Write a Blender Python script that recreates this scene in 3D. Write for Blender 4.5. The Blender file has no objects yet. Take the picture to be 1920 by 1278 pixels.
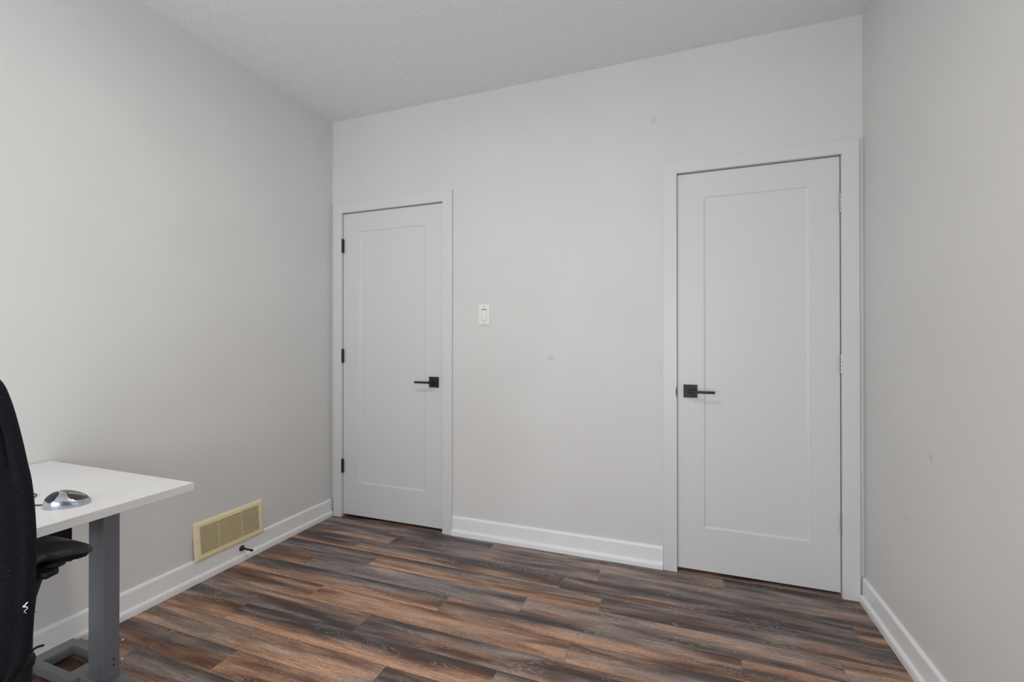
import bpy, bmesh, math, random
from mathutils import Vector, Matrix
random.seed(4)
C = bpy.context.scene.collection
S = bpy.context.scene
W, H, YF = 3.03, 2.69, -4.25          # room width, height, y of the wall behind the camera

# ------------------------------------------------------------------ camera
cd = bpy.data.cameras.new('camera'); cam = bpy.data.objects.new('camera', cd); C.objects.link(cam)
cd.sensor_width = 36; cd.lens = 857.05 / 1920 * 36
cd.shift_y = -(639 - 635.87) / 1920
cam.location = (2.2393, -2.5240, 1.1864)
cam.rotation_euler = (math.radians(90.242), 0, 0.351518)
cd.clip_start = 0.05
S.camera = cam
# ------------------------------------------------------------------ light
S.view_settings.view_transform = 'Standard'; S.view_settings.look = 'None'
S.view_settings.gamma = 1; S.view_settings.use_curve_mapping = False
S.view_settings.exposure = -0.15
w = bpy.data.worlds.new('sky'); S.world = w; w.use_nodes = True
w.node_tree.nodes['Background'].inputs[0].default_value = (.75, .85, 1, 1)
w.node_tree.nodes['Background'].inputs[1].default_value = 1.0

def area(name, loc, rot, sx, sy, power, col, shape='RECTANGLE', spread=math.pi):
    l = bpy.data.lights.new(name, 'AREA'); l.shape = shape; l.size = sx; l.size_y = sy
    l.energy = power; l.color = col; l.spread = spread
    o = bpy.data.objects.new(name, l); o.location = loc; o.rotation_euler = rot; C.objects.link(o); return o
# unseen front window, added and shaped to lift walls and ceiling; side window daylight
FILL_LOC = (1.45, YF + .03, 1.12)
area('front_fill_light', FILL_LOC, (math.radians(80), 0, 0), 1.9, 2.0, 22, (.945, .97, 1))  # added fill, nearly level, brightens the lower walls
area('ceiling_fill_light', FILL_LOC, (math.radians(132), 0, 0), 1.9, 2.0, 31, (.97, .98, 1))  # added fill, tilted up to brighten the ceiling
area('side_window_daylight', (W - .03, -2.45, 1.5), (0, math.radians(90), 0), 1.2, 1.3, 1.2, (.92, .96, 1))
# ceiling lamp
area('ceiling_lamp_light', (1.45, -1.75, H - .13), (0, 0, 0), .17, .17, 13, (1, .94, .87), 'DISK')

# ------------------------------------------------------------------ material helpers
def mat(name, col, rough=.5, metal=0., spec=.5, bump=None, coat=0.):
    m = bpy.data.materials.new(name); m.use_nodes = True
    nt = m.node_tree; b = nt.nodes['Principled BSDF']
    b.inputs['Base Color'].default_value = (*col, 1); b.inputs['Roughness'].default_value = rough
    b.inputs['Metallic'].default_value = metal; b.inputs['Specular IOR Level'].default_value = spec
    b.inputs['Coat Weight'].default_value = coat
    if bump:
        sc, st, dist = bump
        tc = nt.nodes.new('ShaderNodeTexCoord'); n = nt.nodes.new('ShaderNodeTexNoise')
        n.inputs['Scale'].default_value = sc; n.inputs['Detail'].default_value = 4
        bp = nt.nodes.new('ShaderNodeBump'); bp.inputs['Strength'].default_value = st; bp.inputs['Distance'].default_value = dist
        nt.links.new(tc.outputs['Object'], n.inputs['Vector']); nt.links.new(n.outputs['Fac'], bp.inputs['Height'])
        nt.links.new(bp.outputs[0], b.inputs['Normal'])
    return m

class NB:
    """small node-building helper"""
    def __init__(s, m): s.nt = m.node_tree; s.b = s.nt.nodes['Principled BSDF']
    def n(s, t, **k):
        x = s.nt.nodes.new(t)
        for a, v in k.items(): setattr(x, a, v)
        return x
    def set(s, sock, v):
        if hasattr(v, 'is_output') or isinstance(v, bpy.types.NodeSocket): s.nt.links.new(v, sock)
        else: sock.default_value = v
    def math(s, op, a, b=0., c=0., clamp=False):
        x = s.n('ShaderNodeMath', operation=op, use_clamp=clamp)
        s.set(x.inputs[0], a); s.set(x.inputs[1], b); s.set(x.inputs[2], c); return x.outputs[0]
    def comb(s, x, y, z):
        c = s.n('ShaderNodeCombineXYZ'); s.set(c.inputs[0], x); s.set(c.inputs[1], y); s.set(c.inputs[2], z); return c.outputs[0]
    def noise(s, vec, scale=1, detail=2, rough=.5, dist=0.):
        x = s.n('ShaderNodeTexNoise'); s.set(x.inputs['Vector'], vec); x.inputs['Scale'].default_value = scale
        x.inputs['Detail'].default_value = detail; x.inputs['Roughness'].default_value = rough
        x.inputs['Distortion'].default_value = dist; return x.outputs['Fac']
    def ramp(s, f, a, b, lo=0., hi=1.):
        x = s.n('ShaderNodeMapRange', interpolation_type='SMOOTHSTEP'); s.set(x.inputs['Value'], f)
        x.inputs['From Min'].default_value = a; x.inputs['From Max'].default_value = b
        x.inputs['To Min'].default_value = lo; x.inputs['To Max'].default_value = hi; return x.outputs[0]
    def mix(s, f, a, b, mode='MIX'):
        x = s.n('ShaderNodeMix', data_type='RGBA', blend_type=mode); s.set(x.inputs[0], f)
        for i, v in ((6, a), (7, b)): s.set(x.inputs[i], v if not isinstance(v, tuple) else (*v, 1))
        return x.outputs[2]

def wall_material(name, col, spots):
    """matt paint with roller texture and a few faint scuff marks where the photo shows them"""
    m = mat(name, col, .55, spec=.35, bump=(170, .10, .002)); k = NB(m)
    g = k.n('ShaderNodeNewGeometry').outputs['Position']
    base = k.mix(k.ramp(k.noise(g, 2.2, 3), .35, .7), tuple(c * .985 for c in col), tuple(c * 1.015 for c in col))
    f = None
    for p, r, a in spots:
        d = k.n('ShaderNodeVectorMath', operation='DISTANCE'); k.set(d.inputs[0], g); d.inputs[1].default_value = p
        q = k.ramp(d.outputs['Value'], r * .3, r, a, 0.)
        f = q if f is None else k.math('MAXIMUM', f, q)
    if f is not None: base = k.mix(f, base, tuple(c * .5 for c in col))
    k.set(k.b.inputs['Base Color'], base)
    return m

WALL = (.735, .732, .715)
M = {}
M['wall'] = wall_material('wall_paint', WALL, [((2.11, 0, 2.353), .022, .22), ((1.55, 0, 1.09), .024, .25),
     ((0, -1.66, 1.105), .016, .22), ((W, -.60, .795), .018, .30), ((W, -.60, 1.0), .01, .08), ((W, -.42, .53), .02, .16),
     ((0, -.49, .83), .01, .15)])
M['ceiling'] = mat('ceiling_stipple', (.90, .90, .90), .8, spec=.2, bump=(150, .8, .008))
M['trim'] = mat('white_trim_paint', (.735, .738, .74), .33, bump=(60, .03, .002))
M['board'] = mat('white_baseboard_paint', (.90, .90, .90), .33, bump=(60, .03, .002))
M['door'] = mat('white_door_paint', (.725, .729, .737), .36, bump=(90, .05, .002))
M['black'] = mat('black_metal', (.018, .021, .024), .42, .3)
M['steel'] = mat('satin_steel', (.42, .43, .44), .34, .9)
M['vent'] = mat('almond_enamel', (.93, .80, .52), .42)
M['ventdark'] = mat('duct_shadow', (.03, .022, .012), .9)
M['plastic'] = mat('ivory_plastic', (.88, .88, .82), .35)
M['slot'] = mat('grey_slot', (.16, .16, .155), .6)
M['plastic_white'] = mat('bright_white_plastic', (.92, .92, .90), .3)
M['grey'] = mat('grey_powder_coat', (.19, .20, .22), .36, .0, bump=(400, .05, .001))
M['footgrey'] = mat('grey_foot_coat', (.26, .27, .275), .45, .2)
M['dark'] = mat('dark_plastic', (.008, .009, .011), .45, spec=.35)
M['leather'] = mat('black_leather', (.042, .044, .045), .38, spec=.8, bump=(500, .12, .001))
M['silver'] = mat('silver_plastic', (.46, .50, .54), .2, .75)
M['gloss'] = mat('dark_translucent_plastic', (.045, .035, .03), .12, .2, coat=.6)
M['navy'] = mat('dark_blue_rubber', (.010, .016, .028), .4)
M['ink'] = mat('white_print', (.85, .85, .85), .5)
M['scrap'] = mat('white_scrap', (.85, .85, .83), .7)
M['cable'] = mat('black_cable', (.015, .015, .017), .4)

# white desktop laminate with a faint woodgrain emboss
M['laminate'] = mat('white_laminate', (.80, .805, .80), .42)
k = NB(M['laminate']); g = k.n('ShaderNodeNewGeometry').outputs['Position']
sp = k.n('ShaderNodeSeparateXYZ'); k.set(sp.inputs[0], g)
gr = k.noise(k.comb(k.math('MULTIPLY', sp.outputs[0], 160), k.math('MULTIPLY', sp.outputs[1], 9), k.math('MULTIPLY', sp.outputs[2], 160)), 1, 3)
k.set(k.b.inputs['Base Color'], k.mix(gr, (.77, .775, .77), (.82, .825, .82)))

# black woven fabric with lint
M['fabric'] = mat('black_wool_fabric', (.012, .013, .016), .95, spec=.15)
k = NB(M['fabric']); tc = k.n('ShaderNodeTexCoord').outputs['Object']
wv = k.noise(tc, 900, 2, .7)
lint = k.ramp(k.noise(tc, 420, 0), .86, .89)
c1 = k.mix(k.ramp(wv, .35, .7), (.004, .005, .007), (.020, .022, .028))
k.set(k.b.inputs['Base Color'], k.mix(k.math('MULTIPLY', lint, .5), c1, (.35, .38, .42)))
bp = k.n('ShaderNodeBump'); bp.inputs['Strength'].default_value = .6; bp.inputs['Distance'].default_value = .002
k.set(bp.inputs['Height'], wv); k.set(k.b.inputs['Normal'], bp.outputs[0])

# wood-look vinyl planks: attributes per plank carry its own seed, warmth, tone and cross gradient
def floor_material():
    m = mat('wood_look_vinyl', (.1, .08, .07), .42, spec=.5); k = NB(m)
    uv = k.n('ShaderNodeUVMap'); sp = k.n('ShaderNodeSeparateXYZ'); k.set(sp.inputs[0], uv.outputs[0])
    u, v = sp.outputs[0], sp.outputs[1]                      # u metres along the plank, v 0..1 across
    def at(nm):
        a = k.n('ShaderNodeAttribute', attribute_name=nm); return a.outputs['Fac']
    seed, warm, tone, grad = at('seed'), at('warm'), at('tone'), at('grad')
    z = k.math('MULTIPLY', seed, 37.0)
    P = lambda a, b: k.comb(k.math('MULTIPLY', u, a), k.math('MULTIPLY', v, b), z)
    vc = k.math('SUBTRACT', v, .5)
    band = k.noise(P(1.5, 1.7), 1, 3, .5, .4)
    wf = k.math('ADD', k.math('ADD', k.math('MULTIPLY', k.math('SUBTRACT', band, .5), 2.4), warm), k.math('MULTIPLY', vc, k.math('MULTIPLY', grad, -1.1)))
    wf = k.ramp(wf, .05, .95)
    lum = k.noise(P(1.6, 1.8), 1.3, 3, .5, .3)
    lf = k.math('ADD', k.math('ADD', k.math('MULTIPLY', k.math('SUBTRACT', lum, .5), 2.9), k.math('MULTIPLY', vc, k.math('MULTIPLY', grad, -.75))), tone)
    lf = k.ramp(lf, -.1, 1.12)
    cold = k.mix(lf, (.048, .036, .034), (.300, .255, .242))
    hot = k.mix(lf, (.112, .044, .023), (.56, .325, .205))
    col = k.mix(wf, cold, hot)
    pale = k.ramp(k.noise(P(1.9, 2.6), 1.1, 2, .5, .3), .60, .78)
    col = k.mix(k.math('MULTIPLY', pale, k.math('MULTIPLY', lf, .62)), col, (.60, .46, .38))
    # fine long grain and pores
    grain = k.noise(P(9, 42), 1, 5, .65)
    col = k.mix(1.0, col, k.mix(k.ramp(grain, .28, .72), (.62, .60, .58), (1.38, 1.38, 1.38)), 'MULTIPLY')
    pore = k.noise(P(70, 130), 1, 2, .6)
    col = k.mix(1.0, col, k.mix(k.ramp(pore, .3, .7), (.66, .65, .64), (1.36, 1.36, 1.36)), 'MULTIPLY')
    fine = k.noise(P(260, 110), 1, 1, .5)
    col = k.mix(1.0, col, k.mix(k.ramp(fine, .32, .68), (.80, .79, .78), (1.20, 1.20, 1.20)), 'MULTIPLY')
    # pale cathedral rings
    wob = k.noise(P(3.2, 1.6), 1, 2, .5)
    ring = k.math('SINE', k.math('MULTIPLY', k.math('ADD', wob, k.math('MULTIPLY', grain, .035)), 150.0))
    ringm = k.math('MULTIPLY', k.ramp(ring, .45, 1.0), k.ramp(k.noise(P(2.6, 1.1), 1.7, 1), .50, .62))
    col = k.mix(k.math('MULTIPLY', ringm, .36), col, (.50, .42, .37))
    # crumbs
    geo = k.n('ShaderNodeNewGeometry').outputs['Position']
    cr = k.ramp(k.noise(geo, 95, 0), .885, .90)
    col = k.mix(k.math('MULTIPLY', cr, .7), col, (.7, .7, .68))
    # joints: bevelled groove along long edges, fine line at the ends
    ev = k.math('SUBTRACT', .5, k.math('ABSOLUTE', vc))
    j = k.ramp(ev, .0, .022, 1., 0.)
    eu = at('x0'); eu2 = at('x1')
    du = k.math('MINIMUM', k.math('ABSOLUTE', k.math('SUBTRACT', u, eu)), k.math('ABSOLUTE', k.math('SUBTRACT', u, eu2)))
    j = k.math('MAXIMUM', j, k.ramp(du, .0, .0022, 1., 0.))
    jl = k.math('MULTIPLY', j, .62)
    col = k.mix(jl, col, k.mix(k.ramp(seed, .45, .6), (.02, .015, .012), (.34, .30, .27)))
    k.set(k.b.inputs['Base Color'], col)
    k.set(k.b.inputs['Roughness'], k.ramp(grain, .2, .8, .44, .30))
    bp = k.n('ShaderNodeBump'); bp.inputs['Strength'].default_value = .25; bp.inputs['Distance'].default_value = .001
    hh = k.math('SUBTRACT', k.math('ADD', grain, k.math('MULTIPLY', pore, .4)), k.math('MULTIPLY', j, 1.5))
    k.set(bp.inputs['Height'], hh); k.set(k.b.inputs['Normal'], bp.outputs[0])
    return m
M['floor'] = floor_material()

# ------------------------------------------------------------------ mesh helpers
def bx(bm, x0, x1, y0, y1, z0, z1, bev=0., mtx=None, seg=2):
    r = bmesh.ops.create_cube(bm, size=1)['verts']
    for v in r:
        v.co = Vector((x0 + (v.co.x + .5) * (x1 - x0), y0 + (v.co.y + .5) * (y1 - y0), z0 + (v.co.z + .5) * (z1 - z0)))
    if bev:
        es = list({e for v in r for e in v.link_edges})
        o = bmesh.ops.bevel(bm, geom=es, offset=bev, segments=seg, profile=.6, affect='EDGES', clamp_overlap=True)
        r = list({v for f in o['faces'] for v in f.verts} | {v for v in r if v.is_valid})
    if mtx is not None:
        vs = set(r)
        for v in list(vs): vs |= {q for f in v.link_faces for q in f.verts}
        for v in vs: v.co = mtx @ v.co
def lathe(bm, prof, mtx=Matrix(), n=32, cap=True):
    rings = []
    for r, z in prof:
        rings.append([bm.verts.new(mtx @ Vector((r * math.cos(2 * math.pi * i / n), r * math.sin(2 * math.pi * i / n), z))) for i in range(n)])
    for a, b in zip(rings, rings[1:]):
        for i in range(n): bm.faces.new((a[i], a[(i + 1) % n], b[(i + 1) % n], b[i]))
    if cap: bm.faces.new(rings[0][::-1]); bm.faces.new(rings[-1])
def tube(bm, pts, rad, n=12, up=Vector((0, 0, 1)), flat=1.):
    pts = [Vector(p) for p in pts]; rings = []
    rs = rad if isinstance(rad, (list, tuple)) else [rad] * len(pts)
    for i, p in enumerate(pts):
        t = (pts[min(i + 1, len(pts) - 1)] - pts[max(i - 1, 0)]).normalized()
        s = t.cross(up)
        if s.length < 1e-3: s = t.cross(Vector((1, 0, 0)))
        s.normalize(); q = s.cross(t)
        rings.append([bm.verts.new(p + s * rs[i] * math.cos(2 * math.pi * a / n) + q * rs[i] * flat * math.sin(2 * math.pi * a / n)) for a in range(n)])
    for a, b in zip(rings, rings[1:]):
        for i in range(n): bm.faces.new((a[i], a[(i + 1) % n], b[(i + 1) % n], b[i]))
    bm.faces.new(rings[0][::-1]); bm.faces.new(rings[-1])
def spline(P, n=8, closed=False):
    P = [Vector(p) for p in P]; out = []; N = len(P)
    rng = range(N if closed else N - 1)
    for i in rng:
        if closed: a, b, c, d = P[i - 1], P[i], P[(i + 1) % N], P[(i + 2) % N]
        else: a, b, c, d = P[max(i - 1, 0)], P[i], P[i + 1], P[min(i + 2, N - 1)]
        for j in range(n):
            t = j / n
            out.append(.5 * ((2 * b) + (-a + c) * t + (2 * a - 5 * b + 4 * c - d) * t * t + (-a + 3 * b - 3 * c + d) * t ** 3))
    if not closed: out.append(P[-1])
    return out
def obj(name, bm, m, parent=None, smooth=False, angle=40):
    bmesh.ops.recalc_face_normals(bm, faces=bm.faces)
    me = bpy.data.meshes.new(name); bm.to_mesh(me); bm.free()
    o = bpy.data.objects.new(name, me); C.objects.link(o)
    me.materials.append(M[m] if isinstance(m, str) else m)
    if smooth:
        for p in me.polygons: p.use_smooth = True
        me.set_sharp_from_angle(angle=math.radians(angle))
    if parent is not None:
        o.parent = parent; o.matrix_parent_inverse = parent.matrix_world.inverted() if parent.type != 'EMPTY' else Matrix.Translation(-parent.location)
    return o
def struct(name, bm, m, parent=None, label=None, **k):
    o = obj(name, bm, m, parent, **k)
    if parent is None: o['kind'] = 'structure'
    if label: o['label'] = label
    return o
def thing(name, label, cat, loc, group=None):
    o = bpy.data.objects.new(name, None); o.empty_display_size = .1; o.location = loc; C.objects.link(o)
    o['label'] = label; o['category'] = cat
    if group: o['group'] = group
    return o
def tag(o, label, cat, group=None):
    o['label'] = label; o['category'] = cat
    if group: o['group'] = group
    return o
B = bmesh.new

# ------------------------------------------------------------------ floor: planks in rows along x
ROWH, Y0 = .122, -.012
joints = {-2: .1, -1: .85, 0: -.002, 1: .632, 2: .471, 3: .680, 4: .355, 5: .012, 6: .615, 7: .981, 8: .400, 9: .012, 10: .646, 11: .27, 12: 1.05, 13: .5}
# row -> per plank (in order of x): warm, tone, gradient (positive: warmer towards the near side)
look = {0: [(.22, .42, .2), (.30, .48, .3), (.25, .36, .3)],
        1: [(.25, .5, .3), (.10, .35, .3), (.30, .46, -.3)],
        2: [(.55, .35, 1.), (.45, .38, 1.), (.12, .22, .5), (.8, .40, .2)],
        3: [(.25, .28, .5), (.70, .55, .8), (.25, .30, .2)],
        4: [(.8, .32, .4), (.12, .62, .2), (.45, .62, -.3)],
        5: [(.18, .28, -.4), (.42, .42, 1.2), (.58, .45, .4)],
        6: [(.85, .45, .3), (.88, .62, .2), (.55, .58, .6)],
        7: [(.30, .28, -.2), (.38, .30, .2), (.4, .4, .3)],
        8: [(.85, .38, .4), (.45, .45, 1.2), (.5, .62, .6)],
        9: [(.20, .35, -.6), (.60, .65, .3), (.4, .4, .2)],
        10: [(.62, .22, .2), (.85, .45, -.3), (.5, .4, 0)],
        11: [(.6, .45, .2), (.45, .45, .4), (.6, .6, .5)],
        12: [(.8, .35, 0), (.6, .4, .3), (.4, .5, 0)]}
bm = B(); uvl = bm.loops.layers.uv.new('UVMap')
L = {n: bm.faces.layers.float.new(n) for n in ('seed', 'warm', 'tone', 'grad', 'x0', 'x1')}
r = -2
while True:
    ya = Y0 - r * ROWH; yb = ya - ROWH
    if ya < YF: break
    j0 = joints.get(r, random.random() * 1.22) % 1.22
    xs = [-.0] + [j0 + 1.22 * i for i in range(4) if .004 < j0 + 1.22 * i < W - .004] + [W]
    if j0 > .004 and False: pass
    for i, (xa, xb) in enumerate(zip(xs, xs[1:])):
        ca, cb = max(yb, YF), ya
        vs = [bm.verts.new(p) for p in ((xa, ca, 0), (xb, ca, 0), (xb, cb, 0), (xa, cb, 0))]
        f = bm.faces.new(vs)
        for lp, q in zip(f.loops, ((xa, 0), (xb, 0), (xb, 1), (xa, 1))): lp[uvl].uv = q
        lk = look.get(r, None)
        a = lk[min(i, len(lk) - 1)] if lk else (random.uniform(.2, .8), random.uniform(.3, .55), random.uniform(-.5, 1))
        f[L['seed']] = random.random(); f[L['warm']] = a[0]; f[L['tone']] = a[1]; f[L['grad']] = a[2]
        f[L['x0']] = xa; f[L['x1']] = xb
    r += 1
# slab under the planks
for f_ in range(1):
    vs = [bm.verts.new(p) for p in ((0, YF, -.02), (W, YF, -.02), (W, .24, -.02), (0, .24, -.02))]; bm.faces.new(vs)
fl = struct('floor', bm, 'floor', label='dark brown and grey wood look plank floor')

# ------------------------------------------------------------------ walls, ceiling
bm = B(); bx(bm, -.12, 0, YF - .12, .26, -.02, H + .1); struct('wall_left', bm, 'wall', label='light grey wall on the left behind the desk')
bm = B()                                    # right wall with the opening of a window outside the frame
WR = (-3.05, -1.85, .85, 2.15)
bx(bm, W, W + .12, WR[1], .26, -.02, H + .1); bx(bm, W, W + .12, YF - .12, WR[0], -.02, H + .1)
bx(bm, W, W + .12, WR[0], WR[1], -.02, WR[2]); bx(bm, W, W + .12, WR[0], WR[1], WR[3], H + .1)
struct('wall_right', bm, 'wall', label='light grey wall at the right edge')
WF = (.45, 2.45, .05, 2.2)  # opening of the added front window, made tall to light the low walls
bm = B(); bx(bm, 0, WF[0], YF - .12, YF, -.02, H + .1); bx(bm, WF[1], W, YF - .12, YF, -.02, H + .1)
bx(bm, WF[0], WF[1], YF - .12, YF, -.02, WF[2]); bx(bm, WF[0], WF[1], YF - .12, YF, WF[3], H + .1)
struct('wall_front', bm, 'wall', label='light grey wall behind the camera')
bm = B(); bx(bm, -.12, W + .12, YF - .12, .26, H, H + .1); struct('ceiling', bm, 'ceiling', label='white stippled ceiling')
# back wall, with two door openings
D1 = (.084, .8555, 2.0545); D2 = (2.2225, 2.9465, 2.0545)     # jamb inner x0, x1, top
JT = .018
bm = B()
bx(bm, 0, D1[0] - JT, 0, .12, -.02, H); bx(bm, D1[1] + JT, D2[0] - JT, 0, .12, -.02, H); bx(bm, D2[1] + JT, W, 0, .12, -.02, H)
for d in (D1, D2): bx(bm, d[0] - JT, d[1] + JT, 0, .12, d[2] + JT, H)
bx(bm, 0, W, .24, .26, -.02, H)  # added panel behind the openings, blocks sky light leaking under the doors
struct('wall_back', bm, 'wall', label='light grey wall with the two white doors')

def window(name, axis, r):
    a0, a1, z0, z1 = r
    bm = B()
    def pc(u0, u1, w0, w1):
        if axis == 'y': bx(bm, u0, u1, YF - .10, YF - .04, w0, w1, .004)
        else: bx(bm, W + .04, W + .10, u0, u1, w0, w1, .004)
    pc(a0, a1, z0, z0 + .05); pc(a0, a1, z1 - .05, z1); pc(a0, a0 + .05, z0, z1); pc(a1 - .05, a1, z0, z1)
    pc((a0 + a1) / 2 - .03, (a0 + a1) / 2 + .03, z0, z1)
    struct(name, bm, 'trim', label='white frame of an unseen window')
window('unseen_window', 'y', WF); window('window_2', 'x', WR)

# baseboard with a shoe moulding: profile (depth from the wall, height)
PROF = [(0, 0), (.024, 0), (.024, .020), (.022, .028), (.017, .033), (.0125, .0345), (.0125, .103), (.0105, .108), (.004, .1135), (0, .1135)]
def board(name, p0, p1, inward, label):
    bm = B(); p0 = Vector(p0); p1 = Vector(p1); inward = Vector(inward)
    a = [bm.verts.new(p0 + inward * d + Vector((0, 0, z))) for d, z in PROF]
    b = [bm.verts.new(p1 + inward * d + Vector((0, 0, z))) for d, z in PROF]
    n = len(PROF)
    for i in range(n): bm.faces.new((a[i], a[(i + 1) % n], b[(i + 1) % n], b[i]))
    bm.faces.new(a[::-1]); bm.faces.new(b)
    struct(name, bm, 'board', label=label)
board('baseboard_left', (0, YF, 0), (0, -.019, 0), (1, 0, 0), 'white baseboard under the vent')
board('baseboard_back', (.927, 0, 0), (2.157, 0, 0), (0, -1, 0), 'white baseboard between the two doors')
board('baseboard_right', (W, YF, 0), (W, -.019, 0), (-1, 0, 0), 'white baseboard on the right wall')
board('baseboard_front', (W - .025, YF, 0), (.025, YF, 0), (0, 1, 0), 'white baseboard behind the camera')

# ------------------------------------------------------------------ doors
def casing(name, d, xo0, xo1, zt, label):
    bm = B(); y0, y1 = -.018, 0
    xi0 = d[0] + .0035 if d is D2 else .0885; xi1 = d[1] - .0025 if d is D2 else .860; zi = d[2]
    def loop(o, y):     # U-shaped outline, inset by o
        return [bm.verts.new((a, y, b)) for a, b in ((xo0 + o, 0), (xo0 + o, zt - o), (xo1 - o, zt - o), (xo1 - o, 0), (xi1 + o, 0), (xi1 + o, zi + o), (xi0 - o, zi + o), (xi0 - o, 0))]
    a, b, c = loop(0, 0), loop(0, y0 + .0015), loop(.0015, y0)
    for A, Q in ((a, b), (b, c)):
        for q in range(8): bm.faces.new((A[q], A[(q + 1) % 8], Q[(q + 1) % 8], Q[q]))
    for q in ((0, 1, 6, 7), (1, 2, 5, 6), (2, 3, 4, 5)): bm.faces.new([c[v] for v in q]); bm.faces.new([a[v] for v in reversed(q)])
    # jamb lining and stop
    bx(bm, d[0] - JT, d[0], 0, .12, 0, d[2] + JT); bx(bm, d[1], d[1] + JT, 0, .12, 0, d[2] + JT); bx(bm, d[0], d[1], 0, .12, d[2], d[2] + JT)
    bx(bm, d[0], d[0] + .012, .044, .075, 0, d[2]); bx(bm, d[1] - .012, d[1], .044, .075, 0, d[2]); bx(bm, d[0], d[1], .044, .075, d[2] - .012, d[2])
    struct(name, bm, 'trim', label=label)
casing('trim_1', D1, .0245, .9262, 2.1205, 'white casing around the left door')
casing('trim_2', D2, 2.1585, 3.0125, 2.1185, 'white casing around the right door')

def slab(bm, x0, x1, z0, z1, px0, px1, pz0, pz1, yf=.004, th=.035, rec=.0065, bw=.010):
    """shaker slab: face at yf, flat sunk panel with a sloping edge"""
    def rect(a0, a1, b0, b1, y): return [bm.verts.new((a, y, b)) for a, b in ((a0, b0), (a1, b0), (a1, b1), (a0, b1))]
    o = rect(x0, x1, z0, z1, yf + .0015); o2 = rect(x0 + .0015, x1 - .0015, z0 + .0015, z1 - .0015, yf)
    a = rect(px0, px1, pz0, pz1, yf); a2 = rect(px0 + .002, px1 - .002, pz0 + .002, pz1 - .002, yf + .0035)
    i = rect(px0 + bw, px1 - bw, pz0 + bw, pz1 - bw, yf + rec)
    bk = rect(x0, x1, z0, z1, yf + th)
    for A, Q in ((o, o2), (o2, a), (a, a2), (a2, i), (bk, o)):
        for q in range(4): bm.faces.new((A[q], A[(q + 1) % 4], Q[(q + 1) % 4], Q[q]))
    bm.faces.new(i); bm.faces.new(bk[::-1])

def door(name, label, x0, x1, z0, panel, hinge_x, hinge_y, hinge_m, hz, hx, hdir, strike_x, strike_z):
    bm = B(); slab(bm, x0, x1, z0, 2.0505, *panel)
    d = struct(name, bm, 'door', label=label)
    for a, b in hz:
        bm = B(); n = 5; h = (b - a) / n
        for i in range(n):
            lathe(bm, [(.0052, 0), (.0062, .0008), (.0062, h - .0012), (.0052, h - .0004)], Matrix.Translation((hinge_x, hinge_y, a + i * h)), 16)
        lathe(bm, [(.003, 0), (.0048, .002), (.0048, .004), (.002, .006)], Matrix.Translation((hinge_x, hinge_y, b)), 12)
        bx(bm, hinge_x - .0012, hinge_x + .0012, hinge_y, .03, a, b)
        h_ = obj('hinge', bm, hinge_m, d, True)
        h_['label'] = 'black hinge' if hinge_m == 'black' else 'brushed steel hinge'
    zc = .9305
    bm = B(); bx(bm, hx - .033, hx + .033, -.0055, .0045, zc - .033, zc + .033, .0012)
    hd = obj('door_handle', bm, 'black', d); hd['label'] = 'square black lever handle'
    bm = B(); R = Matrix.Translation((hx, -.005, zc)) @ Matrix.Rotation(math.radians(90), 4, 'X')
    lathe(bm, [(.0145, 0), (.0145, .006), (.0115, .008), (.0105, .038), (.0105, .047), (.009, .049)], R, 24)
    pts = [(hx, -.046, zc), (hx + hdir * .02, -.047, zc), (hx + hdir * .06, -.048, zc), (hx + hdir * .112, -.048, zc)]
    bx(bm, min(hx - hdir * .008, hx + hdir * .113), max(hx - hdir * .008, hx + hdir * .113), -.054, -.043, zc - .0065, zc + .0065, .003, seg=3)
    obj('lever', bm, 'black', hd, True)
    bm = B(); lathe(bm, [(.004, 0), (.004, .0015)], Matrix.Translation((hx - hdir * .014, -.0054, zc)) @ Matrix.Rotation(math.radians(90), 4, 'X'), 12)
    obj('screw', bm, 'slot', hd)
    bm = B(); bx(bm, strike_x - .0016, strike_x + .0016, -.0035 if hdir < 0 else -.0195, .02, strike_z[0], strike_z[1], .0008)
    if hdir > 0: bx(bm, strike_x - .003, strike_x + .001, -.0205, -.012, strike_z[0] + .012, strike_z[1] - .012, .0015)
    obj('latch_plate', bm, 'black', d)['label'] = 'black latch plate'
door('door_1', 'white shaker door in the far left corner', .0875, .8530, .0165, (.216, .7285, .2345, 1.9255),
     .0945, -.0125, 'black', [(1.787, 1.876), (1.042, 1.131), (.299, .388)], .7925, -1, .8548, (.905, .955))
door('door_2', 'white shaker door beside the right wall', 2.2268, 2.9425, .0165, (2.3555, 2.8200, .2335, 1.9225),
     2.9445, -.0045, 'steel', [(1.784, 1.875), (1.036, 1.127), (.292, .382)], 2.2905, 1, 2.2235, (.902, .952))

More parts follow.
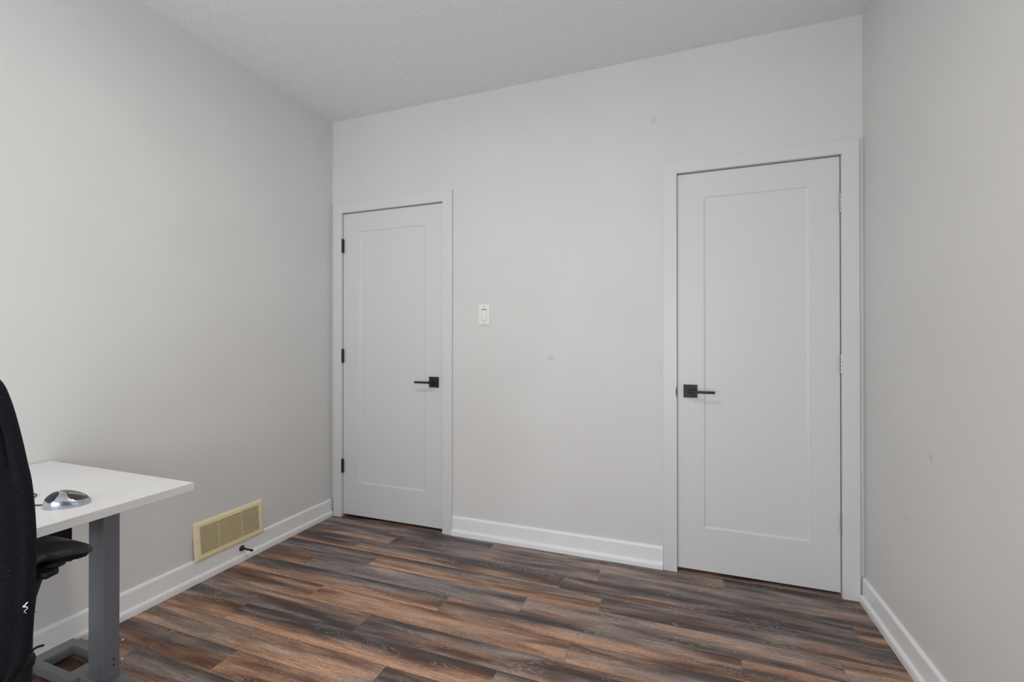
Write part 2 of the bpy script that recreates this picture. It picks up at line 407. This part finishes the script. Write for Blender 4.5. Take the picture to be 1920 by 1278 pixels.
# ------------------------------------------------------------------ light switch
sx, sz = 1.1365, 1.3455
t = thing('light_switch', 'ivory rocker light switch on the back wall beside the left door', 'light switch', (sx, 0, sz - .06))
bm = B(); bx(bm, sx - .036, sx + .036, -.0065, 0, sz - .0605, sz + .0605, .003, seg=3)
obj('wall_plate', bm, 'plastic', t, True)
bm = B(); bx(bm, sx - .0175, sx + .0175, -.0068, -.004, sz - .034, sz + .034); obj('switch_surround', bm, 'slot', t)
bm = B(); bx(bm, sx - .0165, sx + .0165, -.0082, -.003, sz - .0325, sz + .029, .0012); obj('rocker', bm, 'plastic', t)
bm = B(); bx(bm, sx - .0145, sx - .0085, -.0115, -.006, sz - .030, sz - .011, .001); obj('dimmer_slider', bm, 'plastic_white', t)['label'] = 'bright white slider'
for dz in (-.048, .048):
    bm = B(); lathe(bm, [(.0032, 0), (.0026, .001)], Matrix.Translation((sx, -.0064, sz + dz)) @ Matrix.Rotation(math.radians(90), 4, 'X'), 12)
    obj('screw', bm, 'slot', t)

# ------------------------------------------------------------------ floor-level air vent, leaning on the baseboard
vy0, vy1, vz0, vz1 = -.958, -.563, .100, .293
t = thing('air_vent', 'almond tan louvred air vent on the left wall above the door stop', 'air vent', (0, (vy0 + vy1) / 2, vz0))
VW, VH = vy1 - vy0, vz1 - vz0
ang = math.atan2(.0165, VH)
VM = Matrix.Translation((.0155, vy0, vz0)) @ Matrix.Rotation(-ang, 4, 'Y')      # local x outwards, y along, z up
def vrect(bm, y0, y1, z0, z1, x): return [bm.verts.new(VM @ Vector((x, a, b))) for a, b in ((y0, z0), (y1, z0), (y1, z1), (y0, z1))]
bm = B()
r0 = vrect(bm, 0, VW, 0, VH, -.001); r1 = vrect(bm, .0005, VW - .0005, .0005, VH - .0005, .002); r2 = vrect(bm, .017, VW - .017, .014, VH - .014, .0075)
r3 = vrect(bm, .029, VW - .029, .027, VH - .027, .0075); r4 = vrect(bm, .029, VW - .029, .027, VH - .027, -.001)
for A, Q in ((r0, r1), (r1, r2), (r2, r3), (r3, r4)):
    for q in range(4): bm.faces.new((A[q], A[(q + 1) % 4], Q[(q + 1) % 4], Q[q]))
obj('vent_frame', bm, 'vent', t)
bm = B(); bx(bm, -.0008, .0005, .025, VW - .025, .024, VH - .024, mtx=VM); obj('duct_shade_sheet', bm, 'ventdark', t)  # dark sheet painted as the shade inside the duct
bm = B(); ns = 18; ph = (VH - .054) / ns
for i in range(ns):
    zc = .027 + (i + .5) * ph
    bx(bm, -.0036, .0036, .029, VW - .029, -.0012, .0012, mtx=VM @ Matrix.Translation((.0035, 0, zc)) @ Matrix.Rotation(math.radians(-40), 4, 'Y') @ Matrix.Scale(1.25, 4, (1, 0, 0)))
for fy in (.33, .66):
    bx(bm, .0005, .0035, VW * fy - .001, VW * fy + .001, .027, VH - .027, mtx=VM)
obj('louvre', bm, 'vent', t)
for yy in (.0125, VW - .0125):
    bm = B(); lathe(bm, [(.0035, 0), (.0025, .0015)], VM @ Matrix.Translation((.0055, yy, VH * .5)) @ Matrix.Rotation(math.radians(90), 4, 'Y'), 12)
    obj('screw', bm, 'steel', t)

# ------------------------------------------------------------------ door stop
dy, dz = -.7010, .0675
t = thing('door_stop', 'black rod door stop on the baseboard below the tan vent', 'door stop', (.0125, dy, dz))
R = Matrix.Translation((.0125, dy, dz)) @ Matrix.Rotation(math.radians(90), 4, 'Y')
bm = B(); lathe(bm, [(.015, 0), (.015, .004), (.011, .009), (.006, .012)], R, 24); obj('base_disc', bm, 'black', t, True)
bm = B(); lathe(bm, [(.0052, .008), (.0048, .066)], R, 16); obj('rod', bm, 'black', t, True)
bm = B(); lathe(bm, [(.0056, .064), (.0060, .066), (.0060, .076), (.005, .079)], R, 20); obj('rubber_tip', bm, 'dark', t, True)

# ------------------------------------------------------------------ sit-stand desk
DX0, DX1, DY1, DY0, DZ = .007, .7805, -1.4995, -2.90, .735
t = thing('desk', 'white topped desk with grey metal legs against the left wall', 'desk', ((DX0 + DX1) / 2, (DY0 + DY1) / 2, 0))
bm = B(); bx(bm, DX0, DX1, DY0, DY1, DZ - .0245, DZ, .0012); obj('desktop', bm, 'laminate', t)
for s, yb in ((1, -1.507), (-1, -2.84)):
    c0, c1 = (yb - .048, yb) if s > 0 else (yb, yb + .048)
    bm = B(); bx(bm, .345, .4275, c0, c1, .044, DZ - .026, .004, seg=3)
    lg = obj('leg_column', bm, 'grey', t, True)
    bm = B(); bx(bm, .3442, .4283, c0 - .0008, c1 + .0008, .042, .062, .001); obj('column_bracket', bm, 'grey', lg, True)
    for zz in (.105, .085):
        bm = B(); lathe(bm, [(.0030, 0), (.0026, .0012)], Matrix.Translation((.4274, (c0 + c1) / 2 + .006, zz)) @ Matrix.Rotation(math.radians(90), 4, 'Y'), 10)
        obj('screw', bm, 'dark', lg)
    bm = B()
    q = lambda y: yb + s * (y + 1.507)
    def sb(x0, x1, y0, y1, z0, z1, bev=.003):
        a, b = sorted((q(y0), q(y1))); bx(bm, x0, x1, a, b, z0, z1, bev)
    sb(.064, .29, -1.580, -1.557, .004, .0395)
    sb(.064, .27, -1.468, -1.4435, .004, .0395)
    sb(.035, .088, -1.592, -1.443, .004, .0405)
    sb(.045, .125, -1.443, -1.424, .004, .030)
    sb(.255, .312, -1.583, -1.460, .003, .0415)
    # forward foot towards the room
    sb(.300, .640, -1.562, -1.500, .004, .042, .006)
    obj('foot', bm, 'footgrey', t)
bm = B(); bx(bm, .060, .084, -2.76, -1.590, .010, .040, .003); obj('stretcher', bm, 'footgrey', t)
bm = B(); bx(bm, .235, .285, -2.80, -1.59, DZ - .075, DZ - .026, .003); obj('crossbeam', bm, 'grey', t)
bm = B(); bx(bm, .19, .300, -1.80, -1.576, .510, DZ - .0765, .006, seg=3); obj('control_box', bm, 'dark', t, True)

# ------------------------------------------------------------------ mouse: domed body, dark glossy cap with lettering
MC = Vector((.651, -1.7585, DZ)); MA = math.atan2(.59, .81)
MMt = Matrix.Translation(MC) @ Matrix.Rotation(MA, 4, 'Z')      # local +x to the right end of the mouse, -y towards the camera
LA, LB = .050, .038
def mh(x, y):
    """height of the body over the desk at local x, y"""
    e = (abs(x) / LA) ** 2.3 + (abs(y) / (LB * (1 - .12 * x / LA))) ** 2.3
    if e >= 1: return 0.
    pk = .0365 * (1 - .36 * (x / LA) - .12 * (x / LA) ** 2)
    return .003 + (pk - .003) * (1 - e) ** .42
def patch(bm, outline, off):
    o = spline([(x, y, 0) for x, y in outline], 8, True); n = len(o); c = sum(o, Vector()) / n; rg = []
    for f in (.15, .3, .45, .6, .72, .83, .92, .98, 1.):
        q = [c.lerp(p, f) for p in o]
        rg.append([bm.verts.new(MMt @ Vector((p.x, p.y, mh(p.x, p.y) + off * (1 if f < .99 else -.2)))) for p in q])
    ct = bm.verts.new(MMt @ Vector((c.x, c.y, mh(c.x, c.y) + off)))
    for i in range(n): bm.faces.new((ct, rg[0][i], rg[0][(i + 1) % n]))
    for a, b in zip(rg, rg[1:]):
        for i in range(n): bm.faces.new((a[i], b[i], b[(i + 1) % n], a[(i + 1) % n]))
t = thing('computer_mouse', 'silver and black wired computer mouse on the white desk', 'computer mouse', MC)
bm = B(); n = 72; rings = []
for kx in range(22):
    f = math.sin(kx / 21 * math.pi / 2)          # 0 centre .. 1 rim
    ring = []
    for i in range(n):
        a = 2 * math.pi * i / n; ca, sa = math.cos(a), math.sin(a)
        ex = 2 / 2.3
        x = LA * math.copysign(abs(ca) ** ex, ca); y = LB * (1 - .12 * x / LA) * math.copysign(abs(sa) ** ex, sa)
        x *= f; y *= f
        hgt = mh(x * .999, y * .999) if kx < 21 else .003
        ring.append(bm.verts.new(MMt @ Vector((x, y, hgt))) if kx else None)
    rings.append(ring)
top = bm.verts.new(MMt @ Vector((0, 0, mh(0, 0))))
for i in range(n): bm.faces.new((top, rings[1][i], rings[1][(i + 1) % n]))
for a, b in zip(rings[1:], rings[2:]):
    for i in range(n): bm.faces.new((a[i], b[i], b[(i + 1) % n], a[(i + 1) % n]))
low = [bm.verts.new(Vector((v.co.x, v.co.y, DZ + .0005))) for v in rings[-1]]
for i in range(n): bm.faces.new((rings[-1][i], low[i], low[(i + 1) % n], rings[-1][(i + 1) % n]))
bm.faces.new(low[::-1])
obj('mouse_body', bm, 'silver', t, True, 60)
bm = B(); patch(bm, [(-.018, .020), (-.021, .006), (-.012, -.001), (.000, -.009), (.012, -.022), (.024, -.0265), (.035, -.020), (.0425, -.006), (.0425, .008), (.034, .020), (.015, .027), (-.005, .027)], .0006)
obj('mouse_cap', bm, 'gloss', t, True, 70)['label'] = 'glossy dark brown cap'
bm = B(); patch(bm, [(-.0445, -.010), (-.040, -.001), (-.030, .001), (-.018, -.007), (-.010, -.020), (-.012, -.033), (-.023, -.0352), (-.034, -.0285), (-.042, -.020)], .0008)
obj('thumb_pad', bm, 'navy', t, True, 70)['label'] = 'dark blue rubber thumb pad'
cu = bpy.data.curves.new('mouse_lettering', 'FONT'); cu.body = 'Goldtouch'; cu.size = .0078; cu.extrude = 0; cu.align_x = 'CENTER'
cu.offset = .00012
tmp = bpy.data.objects.new('tmp', cu); C.objects.link(tmp)
bpy.context.view_layer.update()
me = bpy.data.meshes.new_from_object(tmp.evaluated_get(bpy.context.evaluated_depsgraph_get()))
bpy.data.objects.remove(tmp)
RT = Matrix.Rotation(math.radians(30), 4, 'Z')
for v in me.vertices:
    q = RT @ v.co; x, y = q.x + .022, q.y - .0035
    v.co = MMt @ Vector((x, y, mh(x, y) + .0010))
lo = bpy.data.objects.new('mouse_lettering', me); C.objects.link(lo); me.materials.clear(); me.materials.append(M['ink'])
lo.parent = t; lo.matrix_parent_inverse = Matrix.Translation(-t.location); lo['label'] = 'white brand lettering'
bm = B()
p0 = MMt @ Vector((-LA + .004, .004, .006))
pts = spline([p0, p0 + Vector((-.018, -.008, -.0035)), (.560, -1.800, DZ + .0023), (.520, -1.790, DZ + .0023), (.470, -1.745, DZ + .0023), (.400, -1.76, DZ + .0023),
              (.300, -1.88, DZ + .0023), (.160, -2.02, DZ + .0023), (.060, -2.20, DZ + .0023)], 8)
tube(bm, pts, .0018, 10); obj('cord', bm, 'cable', t, True)

# ------------------------------------------------------------------ paper crumbs on the floor by the leg
bm = B()
pp = [Vector(p) for p in ((.279, -1.430, .001), (.292, -1.428, .001), (.293, -1.418, .002), (.285, -1.414, .002), (.281, -1.421, .010), (.289, -1.424, .012))]
vs = [bm.verts.new(p) for p in pp]
bmesh.ops.convex_hull(bm, input=vs)
tag(obj('paper_scrap', bm, 'scrap'), 'larger white paper scrap on the floor beside the grey desk leg', 'paper scrap')
bm = B()
vs = [bm.verts.new(Vector(p)) for p in ((.157, -1.352, .001), (.166, -1.350, .001), (.162, -1.343, .0015), (.160, -1.348, .007))]
bmesh.ops.convex_hull(bm, input=vs)
tag(obj('paper_scrap', bm, 'scrap'), 'tiny white scrap on the floor nearer the left baseboard', 'paper scrap')

# ------------------------------------------------------------------ office chair
F = Vector((-.70, .714, 0)).normalized(); Rr = Vector((F.y, -F.x, 0))      # facing, right
PC = Vector((.597, -1.8374, 0))
t = thing('office_chair', 'black office chair with tall fabric backrest and leather seat at the desk', 'office chair', PC)
BC = Vector((.655, -1.863, 0))
def loc(u, v, z): return BC + Rr * u + F * v + Vector((0, 0, z))
# backrest: half width at height
BP = [(0.485, 0.0625), (0.5, 0.0955), (0.52, 0.1185), (0.545, 0.1355), (0.575, 0.1475), (0.62, 0.151), (0.68, 0.1525), (0.74, 0.153), (0.8, 0.1525), (0.856, 0.1495), (0.909, 0.1445), (0.946, 0.138), (0.994, 0.1295), (1.047, 0.1185), (1.081, 0.1095), (1.105, 0.1005), (1.123, 0.0865), (1.14, 0.0645), (1.152, 0.0385), (1.158, 0.0105)]
bm = B(); rings = []
UO, VO = .0295, -.364
prof = spline([(a, b, 0) for a, b in BP], 3)
nseg = 56
for p in prof:
    z, hw = p.x, p.y
    th = .026 + .006 * min(1, hw / .17)
    vz = VO - .045 * max(0, (z - .74)) - .03 * math.cos((z - .5) * 3.0) + .03
    ring = []
    for i in range(nseg):
        a = 2 * math.pi * i / nseg; ca, sa = math.cos(a), math.sin(a)
        u = hw * math.copysign(abs(ca) ** .62, ca); vv = th * math.copysign(abs(sa) ** .8, sa)
        # groove between back panel and side cushion, seen as a seam near the edge
        d = abs(abs(u) - (hw - .018)) / .0035
        if sa < 0: vv += .009 * math.exp(-d * d)
        vv += .018 * (u / .17) ** 2                      # sides wrap forward
        ring.append(bm.verts.new(loc(UO + u, vz + vv - .026, z)))
    rings.append(ring)
for a, b in zip(rings, rings[1:]):
    for i in range(nseg): bm.faces.new((a[i], a[(i + 1) % nseg], b[(i + 1) % nseg], b[i]))
bm.faces.new(rings[0][::-1]); bm.faces.new(rings[-1])
br = obj('backrest', bm, 'fabric', t, True, 70)
br['label'] = 'tall black fabric backrest'
# loose threads on its edge
for zz, hw in ((1.0, .1275), (.915, .1435), (.79, .1525), (.73, .153), (.70, .1525), (.66, .152)):
    bm = B()
    b0 = loc(UO + hw - .002, VO - .02, zz)
    pts = [b0 + Rr * (.0035 * j) + Vector((0, 0, .002 * math.sin(j * 1.7 + zz * 9))) for j in range(4)]
    tube(bm, pts, .0006, 5)
    obj('loose_thread', bm, 'fabric', br)
c0 = loc(UO + .1485, VO - .026, .676)
pts = [c0 + Rr * .002 + Vector((0, 0, .007)), c0 + Vector((0, 0, .004)) - F * .002, c0 - Rr * .003 + Vector((0, 0, .001)) - F * .003,
       c0 + Rr * .002 - F * .004, c0 + Rr * .003 - Vector((0, 0, .004)) - F * .002, c0 - Rr * .0015 - Vector((0, 0, .008)) - F * .003,
       c0 + Rr * .001 - Vector((0, 0, .013)) - F * .002]
bm = B(); tube(bm, spline(pts, 5), [.0013 - .0009 * i / 30 for i in range(31)], 6)
obj('lint_tuft', bm, 'scrap', br)['label'] = 'white lint tuft'
# seat: saddle cushion; outline measured on the seat plane
SEAT = [(.706, -1.729), (.672, -1.727), (.619, -1.728), (.552, -1.732), (.472, -1.750), (.407, -1.774), (.350, -1.811), (.345, -1.859), (.416, -1.915),
        (.560, -1.950), (.670, -1.950), (.715, -1.912), (.690, -1.862), (.655, -1.822), (.666, -1.791), (.683, -1.759), (.701, -1.738)]
SZ = .575
out = spline([(x, y, 0) for x, y in SEAT], 10, True); n = len(out); cen = sum(out, Vector()) / n
bm = B(); rings = []
pr = [(.0, .641), (.30, .6405), (.55, .638), (.72, .634), (.84, .629), (.92, .624), (.97, .619), (1., .612), (.993, .606), (.97, .602), (.93, .600), (.7, .598)]
for f, z in pr[1:]:
    rings.append([bm.verts.new(cen.lerp(p, f) + Vector((0, 0, z))) for p in out])
for a, b in zip(rings, rings[1:]):
    for i in range(n): bm.faces.new((a[i], a[(i + 1) % n], b[(i + 1) % n], b[i]))
ct = bm.verts.new(cen + Vector((0, 0, .642)))
for i in range(n): bm.faces.new((ct, rings[0][(i + 1) % n], rings[0][i]))
bm.faces.new(rings[-1])
obj('seat', bm, 'leather', t, True, 80)['label'] = 'glossy black leather seat'
# underseat shell and mechanism
bm = B(); rg = []
for f, z in ((.94, .600), (.90, .592), (.78, .586), (.5, .585)):
    rg.append([bm.verts.new(cen.lerp(p, f) + Vector((0, 0, z))) for p in out])
for a, b in zip(rg, rg[1:]):
    for i in range(n): bm.faces.new((a[i], a[(i + 1) % n], b[(i + 1) % n], b[i]))
bm.faces.new(rg[0][::-1]); bm.faces.new(rg[-1])
obj('seat_pan', bm, 'dark', t, True, 60)
MR = Matrix.Translation(PC) @ Matrix.Rotation(.351518, 4, 'Z')      # box axes along the window wall's view line
bm = B()
bx(bm, -.12, .072, -.060, .060, .570, .592, .006, MR, 3)
bx(bm, .04, .086, -.045, .0, .566, .590, .004, MR, 2)
obj('tilt_mechanism', bm, 'dark', t, True)
bm = B(); bx(bm, .088, .110, -.035, .0, .574, .5915, .004, MR, 2)
obj('tension_knob', bm, 'dark', t, True)
bm = B()
e0 = MR @ Vector((.074, .070, .578)); tube(bm, [MR @ Vector((.0, .05, .584)), MR @ Vector((.04, .068, .582)), e0 - MR.to_3x3() @ Vector((.018, 0, 0)), e0], [.007, .007, .009, .008], 12, flat=.7)
obj('adjustment_lever', bm, 'dark', t, True)
bm = B()
lathe(bm, [(.045, .588), (.057, .576), (.058, .564), (.051, .556), (.043, .530), (.035, .500), (.0305, .451), (.0285, .394), (.028, .300), (.028, .20), (.040, .165)], Matrix.Translation(PC), 40)
obj('pedestal', bm, 'dark', t, True, 60)
bm = B()
CR = Vector((.939, .344, 0))
l0 = PC + CR * .022 + Vector((0, 0, .357))
tube(bm, spline([l0, l0 + CR * .012 + Vector((0, 0, .006)), l0 + CR * .020 + Vector((0, 0, .016)), l0 + CR * .032 + Vector((0, 0, .023)), l0 + CR * .046 + Vector((0, 0, .027))], 5), .0036, 10, flat=.8)
lathe(bm, [(.010, -.026), (.017, -.018), (.0195, -.004), (.017, .008), (.012, .012), (.011, .017), (.006, .019)], Matrix.Translation(l0 + Vector((0, 0, -.010))), 20)
obj('height_lever', bm, 'dark', t, True)
# support bar from mechanism to backrest
bm = B()
tube(bm, spline([loc(0, -.02, .560), loc(0, -.16, .545), loc(0, -.27, .535), loc(0, -.325, .57), loc(0, -.335, .68)], 6), [.022] * 25, 14, flat=.6)
obj('back_support', bm, 'dark', t, True)
# star base with casters
bm = B()
lathe(bm, [(.046, .10), (.048, .12), (.046, .165), (.040, .175)], Matrix.Translation(PC), 28)
bh = obj('base_hub', bm, 'dark', t, True)
a0 = math.radians(54)
for i in range(5):
    a = a0 + i * 2 * math.pi / 5; d = Vector((math.cos(a), math.sin(a), 0))
    bm = B(); tube(bm, [PC + d * .03 + Vector((0, 0, .130)), PC + d * .14 + Vector((0, 0, .108)), PC + d * .27 + Vector((0, 0, .066))], [.024, .021, .013], 12, flat=.8)
    arm = obj('base_arm', bm, 'dark', t, True)
    bm = B(); s = d.cross(Vector((0, 0, 1))); c = PC + d * .265 + Vector((0, 0, .0275))
    for sg in (-1, 1):
        m4 = Matrix.Translation(c + s * sg * .016) @ s.to_track_quat('Z', 'Y').to_matrix().to_4x4()
        lathe(bm, [(.023, -.009), (.0265, -.006), (.0265, .006), (.023, .009)], m4, 24)
    lathe(bm, [(.006, .0), (.006, .040)], Matrix.Translation(c), 12)
    obj('caster', bm, 'dark', arm, True)

# ------------------------------------------------------------------ ceiling lamp (above the frame)
t = thing('ceiling_lamp', 'round flush ceiling lamp above the middle of the room', 'ceiling lamp', (1.45, -1.75, H))
bm = B(); lathe(bm, [(.15, 0), (.15, -.02), (.145, -.024)], Matrix.Translation((1.45, -1.75, H)), 40); obj('lamp_base', bm, 'steel', t, True)
g = mat('lamp_glass', (.9, .9, .88), .4); NB(g).b.inputs['Emission Color'].default_value = (1, .94, .86, 1); NB(g).b.inputs['Emission Strength'].default_value = 3
bm = B(); lathe(bm, [(.143, -.024), (.14, -.05), (.12, -.078), (.08, -.10), (.03, -.112)], Matrix.Translation((1.45, -1.75, H)), 40); obj('lamp_shade', bm, g, t, True)
